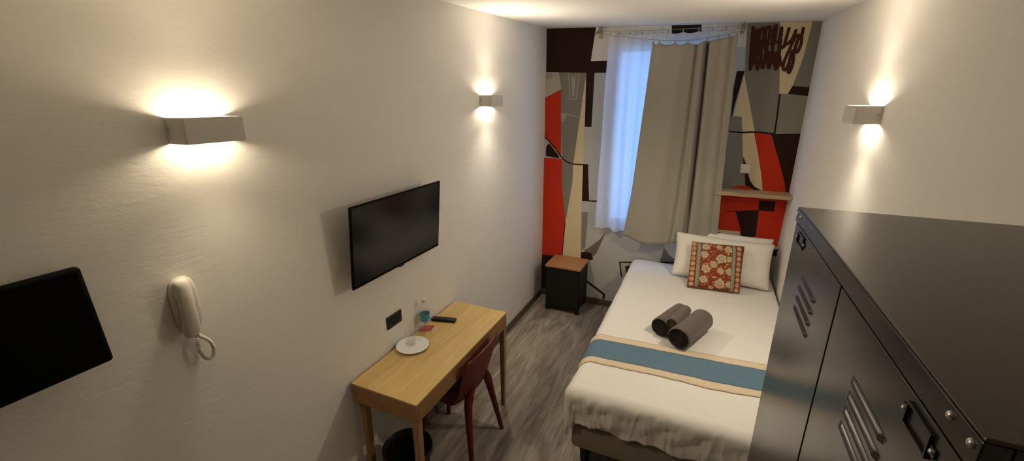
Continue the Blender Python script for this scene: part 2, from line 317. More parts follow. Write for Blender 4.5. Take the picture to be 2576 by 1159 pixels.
# painted mural: colour, stroke width (0 = filled shape), outline (x, z) on the wall
MURAL = [
    ('white', 0, [(0.472,2.752),(1.705,2.701),(1.734,2.503),(0.648,2.526),(0.639,2.439),(0.439,2.441)]),
    ('brown', 0, [(0.001,2.761),(0.472,2.752),(0.439,2.441),(0.629,2.44),(0.629,2.335),(0.481,2.338),(0.478,1.85),(0.412,1.85),(0.402,2.338),(0.003,2.357)]),
    ('brown', 0, [(1.118,2.704),(1.351,2.695),(1.359,2.626),(1.126,2.633)]),
    ('taupe', 0, [(0.0,2.357),(0.133,2.35),(0.162,2.201),(0.0,2.117)]),
    ('grey', 0, [(0.0,2.353),(0.065,2.348),(0.062,2.29),(0.001,2.295)]),
    ('red', 0, [(0.0,2.118),(0.163,2.198),(0.172,1.892),(0.181,1.561),(0.088,1.647),(0.003,1.743)]),
    ('taupe', 0, [(0.002,1.729),(0.054,1.69),(0.022,1.638),(0.004,1.637)]),
    ('brown', 0, [(0.019,1.547),(0.019,1.631),(0.031,1.659),(0.053,1.679),(0.103,1.621),(0.156,1.561),(0.167,1.53)]),
    ('red', 0, [(0.0,1.531),(0.19,1.526),(0.204,1.241),(0.244,0.948),(0.248,0.853),(0.237,0.697),(0.231,0.493),(0.0,0.456)]),
    ('brown', 0, [(0.0,0.465),(0.346,0.497),(0.363,0.105),(0.0,0.047)]),
    ('dark_grey', 0, [(0.133,2.35),(0.406,2.34),(0.316,1.493),(0.312,1.295),(0.26,0.898),(0.249,0.84),(0.244,0.948),(0.204,1.241),(0.19,1.526),(0.168,1.915),(0.162,2.198)]),
    ('brown', 0, [(0.248,0.853),(0.26,0.898),(0.251,0.779),(0.235,0.494),(0.226,0.492),(0.237,0.697)]),
    ('cream', 0, [(0.401,2.319),(0.408,1.848),(0.418,1.487),(0.417,1.262),(0.419,0.976),(0.427,0.679),(0.432,0.488),(0.234,0.457),(0.251,0.779),(0.26,0.898),(0.312,1.295),(0.315,1.505)]),
    ('grey', 0, [(0.225,2.342),(0.248,2.101),(0.322,2.101),(0.339,2.334),(0.327,2.334),(0.31,2.112),(0.258,2.112),(0.237,2.341)]),
    ('grey', 0, [(0.257,2.336),(0.281,2.286),(0.3,2.335),(0.301,2.132),(0.274,2.132)]),
    ('grey', 0, [(0.166,1.978),(0.225,1.971),(0.351,1.944),(0.351,1.935),(0.222,1.961),(0.203,1.898),(0.177,1.897)]),
    ('brown', 0, [(0.414,1.483),(0.464,1.486),(0.494,1.128),(0.591,1.135),(0.592,1.117),(0.42,1.115)]),
    ('mid_grey', 0, [(0.426,0.998),(0.49,1.005),(0.481,0.625),(0.438,0.574)]),
    ('umber', 0, [(0.696,0.84),(0.623,0.725),(0.513,0.618),(0.464,0.589),(0.516,0.562),(0.568,0.53),(0.606,0.584),(0.679,0.8)]),
    ('brown', 0, [(0.437,0.558),(0.484,0.577),(0.549,0.567),(0.57,0.501),(0.533,0.482),(0.442,0.49)]),
    ('brown', 0, [(0.515,0.255),(0.622,0.194),(0.723,0.13),(0.714,0.073),(0.693,0.073),(0.699,0.117),(0.605,0.177),(0.516,0.23)]),
    ('taupe', 0, [(0.841,0.518),(1.375,0.596),(1.393,0.432),(0.873,0.352)]),
    ('brown', 0, [(0.904,0.48),(1.008,0.506),(1.02,0.365),(0.929,0.362)]),
    ('brown', 0, [(0.837,0.519),(1.389,0.604),(1.39,0.592),(0.854,0.509),(0.883,0.354),(0.871,0.351)]),
    ('mid_grey', 0, [(1.253,0.721),(1.234,0.583),(1.385,0.606)]),
    ('white', 0, [(1.251,0.745),(1.249,0.797),(1.37,0.814),(1.388,0.614),(1.35,0.633),(1.308,0.667)]),
    ('brown', 0.012, [(0.005,1.736),(0.049,1.702),(0.115,1.634),(0.181,1.551),(0.224,1.515),(0.279,1.491),(0.345,1.483),(0.467,1.484)]),
    ('dark_grey', 0, [(1.686,2.7),(1.912,2.69),(1.99,2.146),(2.002,1.84),(1.86,1.85),(1.719,2.302),(1.721,2.323),(1.706,2.458)]),
    ('cream', 0, [(1.912,2.69),(2.122,2.68),(2.107,2.413),(2.07,2.202),(2.047,2.143),(1.99,2.146)]),
    ('dark_grey', 0, [(2.122,2.68),(2.186,2.676),(2.185,2.193),(2.07,2.202),(2.107,2.413)]),
    ('brown', 0, [(2.07,2.202),(2.186,2.193),(2.186,2.128),(2.047,2.143)]),
    ('grey_warm', 0, [(1.99,2.144),(2.186,2.128),(2.186,1.838),(2.002,1.84)]),
    ('brown', 0, [(1.661,2.322),(1.718,2.323),(1.712,2.281),(1.683,2.055),(1.676,1.961),(1.665,1.961),(1.655,2.186)]),
    ('cream', 0, [(1.719,2.297),(1.86,1.85),(1.769,1.845),(1.748,1.962),(1.683,1.966)]),
    ('dark_grey', 0, [(1.602,1.963),(1.748,1.962),(1.772,1.833),(1.618,1.84)]),
    ('dark_grey', 0, [(1.598,1.824),(1.773,1.825),(1.803,1.639),(1.857,1.394),(1.777,1.361),(1.614,1.329),(1.611,1.356)]),
    ('cream', 0, [(1.772,1.829),(1.861,1.836),(1.916,1.653),(1.965,1.48),(1.994,1.351),(1.951,1.375),(1.91,1.398),(1.88,1.448),(1.859,1.515),(1.828,1.598),(1.803,1.639)]),
    ('brown', 0, [(1.805,1.637),(1.824,1.598),(1.84,1.565),(1.867,1.481),(1.89,1.431),(1.926,1.386),(1.992,1.35),(1.939,1.355),(1.89,1.377),(1.856,1.389),(1.838,1.496),(1.816,1.572)]),
    ('red', 0, [(1.858,1.836),(1.978,1.827),(2.03,1.716),(2.087,1.58),(2.137,1.45),(2.166,1.342),(2.164,1.325),(1.994,1.336),(1.994,1.351),(1.965,1.48),(1.916,1.653)]),
    ('brown', 0, [(1.976,1.831),(2.186,1.838),(2.186,1.328),(2.168,1.325),(2.165,1.346),(2.137,1.45),(2.087,1.58),(2.03,1.716),(1.994,1.804)]),
    ('red', 0, [(1.709,1.342),(1.738,1.356),(1.797,1.382),(1.865,1.39),(1.931,1.354),(1.992,1.348),(1.997,1.318),(1.715,1.293)]),
    ('red', 0, [(1.614,1.329),(2.186,1.337),(2.186,1.267),(2.178,0.875),(2.134,0.868),(2.095,0.926),(1.887,0.912),(1.874,0.976),(1.693,0.967),(1.673,0.964)]),
    ('brown', 0, [(1.811,1.157),(1.992,1.187),(2.001,0.94),(1.891,0.908),(1.875,0.999)]),
    ('brown', 0, [(1.981,1.273),(2.102,1.272),(2.103,1.183),(1.986,1.181)]),
    ('brown', 0.006, [(1.743,1.147),(1.782,1.152),(1.82,1.161)]),
    ('cream', 0, [(1.673,0.969),(1.874,0.976),(1.885,0.912),(1.862,0.918),(1.675,0.95)]),
    ('cream', 0, [(1.663,0.949),(1.697,0.939),(1.773,0.919),(1.759,0.876),(1.658,0.857)]),
    ('brown', 0, [(1.674,0.955),(1.772,0.93),(1.932,0.899),(1.934,0.886),(1.757,0.861),(1.769,0.918),(1.676,0.944)]),
    ('cream', 0, [(1.908,0.906),(1.993,0.939),(1.984,0.893),(1.93,0.885)]),
    ('dark_grey', 0, [(2.071,0.777),(2.186,0.787),(2.186,0.349),(2.139,0.33)]),
    ('brown', 0, [(2.125,0.845),(2.186,0.854),(2.186,0.785),(2.129,0.782)]),
    ('brown', 0, [(1.628,1.397),(1.65,1.403),(1.649,1.356),(1.624,1.354)]),
    ('brown', 0.012, [(1.669,1.841),(1.766,1.835),(1.861,1.842),(1.976,1.834),(2.005,1.833)]),
    ('brown', 0.012, [(1.993,2.141),(2.002,1.978),(2.005,1.833)]),
    ('scribble', 0.021, [(1.73,2.644),(1.737,2.531),(1.755,2.335),(1.769,2.454),(1.77,2.627),(1.773,2.511),(1.805,2.333),(1.813,2.433),(1.81,2.617),(1.785,2.62),(1.793,2.517),(1.842,2.34),(1.848,2.485),(1.85,2.629),(1.823,2.627),(1.834,2.508),(1.885,2.339),(1.89,2.468),(1.891,2.638),(1.877,2.617),(1.882,2.513),(1.936,2.33),(1.941,2.428),(1.928,2.628),(1.928,2.511),(1.962,2.367),(1.979,2.378)]),
    ('scribble', 0.021, [(1.737,2.64),(1.751,2.512),(1.798,2.536),(1.854,2.518),(1.908,2.53),(1.941,2.54)]),
    ('scribble', 0.021, [(1.756,2.624),(1.759,2.435),(1.765,2.365),(1.805,2.486),(1.831,2.363),(1.862,2.461),(1.891,2.369),(1.92,2.452),(1.938,2.36)]),
    ('scribble', 0.021, [(1.977,2.623),(1.968,2.538),(1.965,2.494),(1.949,2.488),(1.992,2.522),(2.013,2.554),(2.026,2.611)]),
    ('scribble', 0.021, [(2.071,2.618),(2.067,2.573),(2.035,2.568),(2.018,2.529),(2.006,2.478),(1.991,2.419),(1.98,2.359),(1.997,2.321),(2.013,2.35),(2.023,2.418),(2.029,2.462),(2.043,2.387),(2.034,2.308),(2.021,2.324),(2.02,2.455)]),
    ('scribble', 0.021, [(2.067,2.573),(2.074,2.515),(2.064,2.457),(2.044,2.452),(2.041,2.491),(2.053,2.559)]),
]

cols = []
g = G(); lay = 0; SCRIB = []
for col, w, pts in MURAL:
    if col not in cols: cols.append(col)
    mi = cols.index(col); lay += 1; y = D-.0003-.00009*lay
    pts = [(x, min(z, cz(x)-.002)) for x, z in pts]
    if col == 'scribble': SCRIB.append((w, smooth_path([(x, z, 0) for x, z in pts], 8)))
    elif w == 0:
        g.add([(x, y, z) for x, z in pts], [tuple(range(len(pts)))], mi)
    else:                                  # a brush stroke of even width with round ends
        pth = smooth_path([(x, z, 0) for x, z in pts], 6); L_ = []; R_ = []
        for i, p in enumerate(pth):
            t = pth[min(i+1, len(pth)-1)]-pth[max(i-1, 0)]
            t = t.normalized() if t.length > 1e-6 else Vector((1, 0, 0))
            n = Vector((-t.y, t.x, 0))*w/2; L_.append(p+n); R_.append(p-n)
        k = len(pth)
        for i in range(k-1):
            g.add([(L_[i].x, y, L_[i].y), (L_[i+1].x, y, L_[i+1].y), (R_[i+1].x, y, R_[i+1].y), (R_[i].x, y, R_[i].y)], [(0, 1, 2, 3)], mi)
# the brown scribble: all its strokes as one layer of paint, built in thin horizontal runs
C_ = .0024; cells = set()
for w, pth in SCRIB:
    for i in range(len(pth)-1):
        n = max(1, int((pth[i+1]-pth[i]).length/C_))
        for q in range(n):
            p = pth[i].lerp(pth[i+1], q/n); r = w/2*(1+.10*math.sin(i*1.7)); m = int(r/C_)+1
            cx_, cz_ = int(p.x/C_), int(p.y/C_)
            for dx in range(-m, m+1):
                for dz in range(-m, m+1):
                    if (dx*dx+dz*dz)*C_*C_ < r*r: cells.add((cx_+dx, cz_+dz))
y = D-.0003-.00009*(lay+1); mi = cols.index('scribble')
for ix, iz in cells:
    if (ix-1, iz) in cells: continue
    e = ix
    while (e, iz) in cells: e += 1
    x0, x1, z0 = ix*C_, e*C_, iz*C_
    g.add([(x0, y, z0), (x1, y, z0), (x1, y, z0+C_), (x0, y, z0+C_)], [(0, 1, 2, 3)], mi)
mur = g.link('mural', ['paint_'+q for q in cols], wall_far)
mur['label'] = 'abstract mural of black, grey, cream and red shapes'

# skirting boards
BT, BH = .012, .068
structure(G().box(.0005, BT, YB+.001, D-.001, .0005, BH, .003).link('baseboard_left', 'skirting'))
structure(G().box(BT+.0005, W-BT-.0005, D-BT-.006, D-.006, .0005, BH, .003).link('baseboard_far', 'skirting'))
structure(G().box(W-BT, W-.0005, YB+.001, D-.001, .0005, BH, .003).link('baseboard_right', 'skirting'))

# window in its reveal
yw = D+.075
g = G(); fw = .032
g.box(WX0+.001, WX0+fw, yw, yw+.06, WZ0+.001, WZ1-.001, .004); g.box(WX1-fw, WX1-.001, yw, yw+.06, WZ0+.001, WZ1-.001, .004)
g.box(WX0+fw, WX1-fw, yw, yw+.06, WZ0+.001, WZ0+fw, .004); g.box(WX0+fw, WX1-fw, yw, yw+.06, WZ1-fw, WZ1-.001, .004)
xm = (WX0+WX1)/2
win = g.link('window_1', 'pvc_white'); structure(win)
for x0, x1 in ((WX0+fw, xm-.004), (xm+.004, WX1-fw)):
    g = G(); s_ = .030
    for bx in ((x0, x0+s_, WZ0+fw, WZ1-fw), (x1-s_, x1, WZ0+fw, WZ1-fw), (x0+s_, x1-s_, WZ0+fw, WZ0+fw+s_), (x0+s_, x1-s_, WZ1-fw-s_, WZ1-fw)):
        g.box(bx[0], bx[1], yw-.012, yw+.04, bx[2], bx[3], .004)
    sash = g.link('sash', 'pvc_white', win)
    G().box(x0+s_, x1-s_, yw+.012, yw+.018, WZ0+fw+s_, WZ1-fw-s_).link('pane', 'pane_glass', sash)
hd = G().box(xm+.008, xm+.03, yw-.03, yw-.012, 1.62, 1.70, .004).box(xm+.012, xm+.026, yw-.05, yw-.03, 1.60, 1.72, .005).link('handle', 'pvc_white', win)

# ================================================================== lamps on the walls
def sconce(side, y0, z0, label, glow, beam, tint, tilt=41):
    """side 0: left wall, 1: right wall; an open-ended box of plaster with a bulb inside"""
    L, H, P, t = .182, .078, .098, .004
    X = (lambda d: d) if side == 0 else (lambda d: W-d)
    def bx(g, a, b, y1, y2, z1, z2, bev=0.):
        xa, xb = sorted((X(a), X(b))); return g.box(xa, xb, y1, y2, z1, z2, bev)
    r = thing('wall_sconce', (X(0), y0+L/2, z0), label, 'wall lamp', 'box wall lamps')
    g = G(); bx(g, P-t, P, y0, y0+L, z0, z0+H, .0012)
    bx(g, .0004, P-t, y0, y0+t, z0, z0+H, .0004); bx(g, .0004, P-t, y0+L-t, y0+L, z0, z0+H, .0004)
    g.link('shade', 'white_enamel', r)
    g = G(); bx(g, .0005, .003, y0+t+.001, y0+L-t-.001, z0+.004, z0+H-.004)
    bx(g, .003, .03, y0+L/2-.012, y0+L/2+.012, z0+H/2-.012, z0+H/2+.012, .003)
    g.link('wall_plate', 'white_enamel', r)
    ym = y0+L/2; xb = X(.055)
    b = G().tube([(xb, ym-.03, z0+H/2), (xb, ym-.02, z0+H/2), (xb, ym+.02, z0+H/2), (xb, ym+.03, z0+H/2)], .007, 12, rr=[.004, .008, .008, .004]).link('bulb', 'bulb_glow', r)
    for s in (y0-.0025, y0+L-.001):
        xs = X(.016); G().tube([(xs, s, z0+H*.55), (xs, s+.0035, z0+H*.55)], .004, 10).link('screw', 'steel', r)
    ld = bpy.data.lights.new('bulb_light', 'POINT'); ld.energy = glow; ld.color = tint; ld.shadow_soft_size = .02
    lo = bpy.data.objects.new('bulb_light', ld); COL.objects.link(lo); lo.parent = r
    lo.location = Vector((X(.048), ym, z0+H/2))-r.location
    for up in (1, -1):                             # spots added at top and bottom, aimed off the wall to fill the room
        ld = bpy.data.lights.new('fill_spot', 'SPOT'); ld.energy = beam*(.72 if up > 0 else 1); ld.color = tint; ld.shadow_soft_size = .025
        ld.spot_size = math.radians(147); ld.spot_blend = 1
        lo = bpy.data.objects.new('fill_spot', ld); COL.objects.link(lo); lo.parent = r
        lo.location = Vector((X(.086), ym, z0+H+.003 if up > 0 else z0-.003))-r.location
        sx = 1 if side == 0 else -1; a = math.radians(tilt)
        lo.rotation_euler = Vector((sx*math.sin(a), 0, up*math.cos(a))).to_track_quat('-Z', 'Y').to_euler()
sconce(0, .771, 1.978, 'biggest in view of the white box wall lamps, above the wall phone', 4.5, 21., (1, .84, .60), 46)
sconce(0, 2.772, 2.056, 'white box wall lamp at the far end of the left wall, near the mural', 5.5, 28., (1, .87, .69))
sconce(1, 2.392, 2.0, 'white box wall lamp on the right wall above the metal locker', 5.5, 28., (1, .87, .69))

# ================================================================== screens, phone and sockets on the left wall
def panel(g, y0, y1, zb, zt, xb, xt, th, bev=0., mi=0):
    """flat panel whose front runs from (xb, zb) to (xt, zt); th is its depth towards the wall"""
    a = math.atan2(xt-xb, zt-zb); h = math.hypot(xt-xb, zt-zb)
    M = Matrix.Translation((xb, 0, zb)) @ Matrix.Rotation(a, 4, 'Y')
    return g.box(-th, 0, y0, y1, 0, h, bev, 3, mi, M)
tv = thing('television', (0, 1.705, 1.45), 'black flat television tilted forward above the oak desk', 'television')
xb_, xt_, zb_, zt_ = .078, .115, 1.246, 1.652
panel(G(), 1.350, 2.060, zb_, zt_, xb_, xt_, .012, .003).link('casing', 'black_casing', tv)
k = (xt_-xb_)/(zt_-zb_)
panel(G(), 1.357, 2.053, zb_+.016, zt_-.007, xb_+k*.016+.0012, xt_-k*.007+.0012, .001).link('screen', 'black_gloss', tv)
panel(G(), 1.385, 2.025, zb_+.06, zt_-.03, xb_+k*.06-.012, xt_-k*.03-.012, .028, .012).link('back_cover', 'black_casing', tv)
panel(G(), 1.69, 1.73, zb_-.008, zb_+.006, xb_-.002, xb_, .008, .002).link('receiver_tab', 'black_plastic', tv)
br = G().box(.0005, .006, 1.60, 1.81, 1.36, 1.56, .002)
for y in (1.63, 1.77): br.box(.006, .054, y, y+.012, 1.38, 1.54, .002)
br.link('wall_bracket', 'black_matte', tv)

mo = thing('monitor', (0, .24, 1.55), 'black screen at the left edge of the photo, left of the wall phone', 'monitor')
panel(G(), -.03, .474, 1.417, 1.692, .080, .052, .030, .010).link('casing', 'black_casing', mo)
panel(G(), -.018, .462, 1.431, 1.680, .0807-.0014+.001, .0535+.001, .001).link('screen', 'black_gloss', mo)
G().box(.0005, .035, .12, .32, 1.48, 1.62, .006).link('wall_bracket', 'black_matte', mo)

# entry phone with its coiled cord
ph = thing('intercom_phone', (0, .71, 1.46), 'ivory wall phone with coiled cord hanging right of the black screen', 'phone')
def oval(y0, y1, z0, z1, x0, x1, n=4, k=28, rings=7):
    """pillow-like moulded shell: superellipse outline, domed front"""
    v = []; f = []
    ym, zm, a, b = (y0+y1)/2, (z0+z1)/2, (y1-y0)/2, (z1-z0)/2
    for r in range(rings+1):
        t = r/rings; s = 1.0 if r == 0 else math.cos(t*PI/2*.96)**.45; x = x0 if r == 0 else x0+(x1-x0)*(.35+.65*math.sin(t*PI/2))
        for i in range(k):
            th = 2*PI*i/k; cc, ss = math.cos(th), math.sin(th)
            v.append((x, ym+a*s*math.copysign(abs(cc)**(2/n), cc), zm+b*s*math.copysign(abs(ss)**(2/n), ss)))
    for r in range(rings):
        for i in range(k): f.append((r*k+i, r*k+(i+1) % k, (r+1)*k+(i+1) % k, (r+1)*k+i))
    f.append(tuple(range(k))); f.append(tuple(range(rings*k, rings*k+k)))
    return v, f
v, f = oval(.664, .744, 1.370, 1.562, .0005, .031, 3.0)
g = G(); g.add(v, f, 0, True); g.link('base', 'ivory_plastic', ph)
hs = G(); Mh = Matrix.Translation((0, 0, 0))
pr = []
zs = [1.366, 1.372, 1.39, 1.42, 1.45, 1.48, 1.51, 1.54, 1.556, 1.562]
YH = .686
def ring(z, xc, w, d, k=20):
    return [(xc+d*math.cos(2*PI*i/k), YH+w*math.sin(2*PI*i/k), z) for i in range(k)]
spec = [(1.364, .046, .008, .006), (1.366, .045, .018, .013), (1.378, .046, .0245, .019), (1.40, .047, .0255, .020), (1.42, .053, .024, .0165),
        (1.45, .056, .0225, .0145), (1.49, .056, .0225, .0145), (1.515, .053, .024, .0165), (1.535, .047, .0258, .020), (1.556, .046, .024, .019), (1.566, .045, .017, .012), (1.569, .045, .008, .006)]
vv = []; ff = []
for s in spec: vv += ring(*s)
for i in range(len(spec)-1):
    for j in range(20): ff.append((i*20+j, i*20+(j+1) % 20, (i+1)*20+(j+1) % 20, (i+1)*20+j))
ff += [tuple(range(20)), tuple(range(len(spec)*20-20, len(spec)*20))]
hs.add(vv, ff, 0, True); hs.link('handset', 'ivory_plastic', ph, sub=1)
G().box(.0265, .0335, .716, .722, 1.443, 1.466, .002).link('call_button', 'rubber_key', ph)
lp = smooth_path([(.044, .690, 1.368), (.043, .708, 1.352), (.043, .731, 1.320), (.042, .738, 1.285), (.041, .728, 1.258), (.039, .711, 1.263), (.036, .700, 1.295), (.031, .700, 1.330), (.024, .708, 1.352), (.018, .715, 1.376)], 10)
coil = []
Ln = [0]
for i in range(1, len(lp)): Ln.append(Ln[-1]+(lp[i]-lp[i-1]).length)
turns = 52; N_ = turns*9
for i in range(N_+1):
    s = Ln[-1]*i/N_; j = max(q for q in range(len(Ln)) if Ln[q] <= s+1e-9); j = min(j, len(lp)-2)
    t = (s-Ln[j])/max(Ln[j+1]-Ln[j], 1e-6); p = lp[j].lerp(lp[j+1], t); tg = (lp[j+1]-lp[j]).normalized()
    b1 = tg.cross(Vector((1, 0, 0))).normalized(); b2 = tg.cross(b1); a = 2*PI*turns*i/N_
    coil.append(p+(b1*math.cos(a)+b2*math.sin(a))*.0048)
G().tube(coil, .0017, 5).link('coiled_cord', 'ivory_plastic', ph)

so = thing('wall_socket', (0, 1.69, .907), 'black wall socket plate just above the oak desk', 'socket')
G().box(.0005, .009, 1.627, 1.752, .869, .945, .004, 3).link('cover_plate', 'black_plastic', so)
G().box(.009, .0105, 1.655, 1.725, .884, .930, .002).link('insert', 'black_matte', so)
g = G()
for y in (1.672, 1.69, 1.708): g.tube([(.0104, y, .907), (.0112, y, .907)], .0028, 10)
g.link('pin_hole', 'locker_gap', so)

sw = thing('wall_switch', (1.838, D, 1.535), 'square cream switch plate on the mural above the wooden shelf', 'switch')
G().box(1.798, 1.878, D-.014, D-.0055, 1.496, 1.573, .003, 3).link('cover_plate', 'switch_plastic', sw)
G().box(1.812, 1.864, D-.018, D-.014, 1.510, 1.559, .002).link('rocker', 'switch_plastic', sw)

sh = thing('wall_shelf', (1.9, D-.006, 1.33), 'narrow rough timber shelf on the mural above the pillows', 'shelf')
g = G(); n = 24; v = []; f = []
for i in range(n+1):
    x = 1.622+(W-.004-1.622)*i/n; yf = 3.930+.004*nz(x*9, 1.3)
    for y, z in ((D-.007, 1.328), (yf+.004, 1.328), (yf, 1.334), (yf, 1.353), (yf+.004, 1.358+.001*nz(x*15, 4)), (D-.007, 1.358)): v.append((x, y, z))
for i in range(n):
    for j in range(6): f.append((i*6+j, i*6+(j+1) % 6, (i+1)*6+(j+1) % 6, (i+1)*6+j))
f += [tuple(range(6)), tuple(range(n*6, n*6+6))]
g.add(v, f); g.link('board', 'plank', sh)

# ================================================================== curtains on two tension wires
def lerp_tab(tab, q):
    for (a, x), (b, y) in zip(tab, tab[1:]):
        if q <= b: return x+(y-x)*max(0, (q-a))/(b-a)
    return tab[-1][1]
wr = thing('curtain_wire_set', (1.1, D-.006, 2.66), 'pair of thin curtain wires on brass brackets across the top of the mural', 'curtain rail')
def wz_back(x): return 2.675-.020*(x-.52)-.006*math.sin(PI*(x-.52)/1.14)
FW = [(.535, 2.652), (.725, 2.614), (1.021, 2.573), (1.18, 2.560), (1.33, 2.560), (1.5, 2.578), (1.635, 2.603), (1.655, 2.612)]
def wz_front(x): return lerp_tab(FW, x)
YS, YG = 4.058, 3.965
G().tube([(.525+1.135*i/24, YS, wz_back(.525+1.135*i/24)) for i in range(25)], .0022, 8).link('wire', 'brass_wire', wr)
G().tube(smooth_path([(x, YG, z) for x, z in FW], 5), .0022, 8).link('wire', 'brass_wire', wr)
for x, sg in ((.52, -1), (1.66, 1)):
    z1, z2 = wz_back(x), wz_front(x)
    g = G().box(x-.014, x+.014, D-.0125, D-.006, z1-.05, z1+.045, .003)
    g.tube([(x, D-.012, z1+.005), (x, YS-.01, z1), (x, YG, z2), (x, YG-.012, z2)], .006, 10)
    for y, z in ((YS, z1), (YG, z2)): g.tube([(x-.016, y, z), (x-.010, y, z), (x+.010, y, z), (x+.016, y, z)], .01, 14, rr=[.006, .011, .011, .006])
    g.tube([(x, YS+.02, z1+.006), (x, YS+.012, z1+.04)], .005, 8)
    g.link('bracket', 'brass_wire', wr)

sheer_clips = [.625, .70, .79, .89, .99, 1.10, 1.22, 1.34, 1.44, 1.54, 1.625]
def scallop(x, clips, dip):
    for a, b in zip(clips, clips[1:]):
        if a <= x <= b: return -dip*math.sin(PI*(x-a)/(b-a))
    return -.004
sc_ = thing('sheer_curtain', (1.1, YS, .87), 'white sheer curtain glowing blue with daylight behind the grey curtain', 'curtain')
def sheer_fn(u, v):
    top_x = .612+u*1.025; bot_x = .590+u*1.015
    zt = wz_back(top_x)-.022+scallop(top_x, sheer_clips, .012)
    zb = .872+.012*math.sin(u*23)+.006*math.sin(u*51+1)
    z = zt+(zb-zt)*v; x = top_x+(bot_x-top_x)*v
    d = .35+.65*min(1, v*3)
    A = (.020*math.exp(-(u/.16)**2)+.009)*d
    y = YS+.002+A*math.sin(2*PI*(u*13+1.6*math.exp(-u*7)+.12*math.sin(v*3+u*8)))+.005*nz(u*6, v*2, 2)*d
    y += .022*min(1, max(0, (v-.55)/.25))*min(1, max(0, (u-.5)/.2))
    return (x+.004*nz(u*9, v*3), y, z)
G().grid(sheer_fn, 200, 50).link('voile', 'sheer_voile', sc_)
def clip(g, x, y, zw, zc):
    g.tube([(x, y+.0045, zw), (x, y, zw+.005), (x, y-.0045, zw), (x, y, zw-.005), (x, y, zc+.012)], .0013, 6)
    g.box(x-.005, x+.005, y-.004, y+.004, zc-.004, zc+.014, .0015)
for x in sheer_clips:
    g = G(); clip(g, x, YS, wz_back(x), wz_back(x)-.022); g.link('clip', 'brass_wire', sc_)

gc = thing('grey_curtain', (1.3, YG, .85), 'grey-brown blackout curtain hanging over the right part of the sheer curtain', 'curtain')
LEFT = [(.80, .882), (.854, .885), (1.293, .931), (2.135, .980), (2.6, 1.002)]
RIGHT = [(.80, 1.700), (.968, 1.692), (1.357, 1.672), (2.10, 1.646), (2.6, 1.628)]
grey_clips = [1.005, 1.052, 1.175, 1.27, 1.40, 1.49, 1.56, 1.615]
def grey_fn(u, v):
    xt = 1.0+u*.624
    zt = wz_front(xt)-.022+scallop(xt, grey_clips, .016 if xt < 1.4 else .006)
    zb = .848-.034*math.exp(-((u-.30)/.16)**2)+.010*math.cos(u*19)+.09*max(0, u-.72)
    z = zt+(zb-zt)*v
    x = lerp_tab(LEFT, z)*(1-u)+lerp_tab(RIGHT, z)*u
    s0 = .655+.02*math.sin(v*2.2)
    y = 3.935
    lo = min(1, max(0, (v-.72)/.2))*min(1, max(0, (u-.5)/.15)); lo = lo*lo*(3-2*lo)   # tucked back behind the pillows
    y += .020*math.sin(2*PI*(u*2.1+.08*v))*(.5+.5*v)                       # broad fall
    y += .0045*math.sin(2*PI*(u*4.3+.15*v+.2))*(1-.4*v)
    y += .078*(1-.7*lo)*math.exp(-((u-s0)/.020)**2)                                   # deep pleat
    y -= .040*math.exp(-((u-s0+.05)/.030)**2)+.016*math.exp(-((u-s0-.05)/.035)**2)
    y += .030*math.exp(-((u-(s0-.115-.03*v))/.018)**2)*(1-.5*v)
    y += .020*math.exp(-((u-.82)/.045)**2)+.015*math.exp(-((u-.93)/.02)**2)*(1-.4*v)
    y += .010*u*0-.012*math.exp(-((u-.30)/.14)**2)*v
    y += .004*nz(u*7, v*3, 5)
    y += .036*lo
    return (x+.012*math.exp(-((u-s0)/.02)**2), y, z)
G().grid(grey_fn, 240, 60).link('cloth', 'curtain_grey', gc, solid=.004)
for x in grey_clips:
    g = G(); u = (x-1.0)/.624; p = grey_fn(u, 0)
    clip(g, p[0], YG, wz_front(x), wz_front(x)-.022); g.link('clip', 'brass_wire', gc)

# ================================================================== bed
BX0, BX1, BY0, BY1 = .99, 2.165, 1.97, 4.085
bd = thing('bed', (1.57, 3.0, 0), 'taupe upholstered single bed base under the white duvet beside the right wall', 'bed')
G().box(BX0, BX1, BY0, BY1, .15, .325, .03, 4).link('base', 'taupe_cloth', bd)
G().box(BX0+.01, BX1-.01, BY0-.02, BY1, .326, .555, .05, 4).link('mattress', 'pillow_cotton', bd)
for x, y in ((1.06, 2.06), (2.10, 2.06), (1.06, 4.0), (2.10, 4.0)):
    G().lathe([(0, .0005), (.026, .0005), (.034, .12), (.034, .1495), (0, .1495)], (x, y, 0), 20).link('foot', 'black_matte', bd)

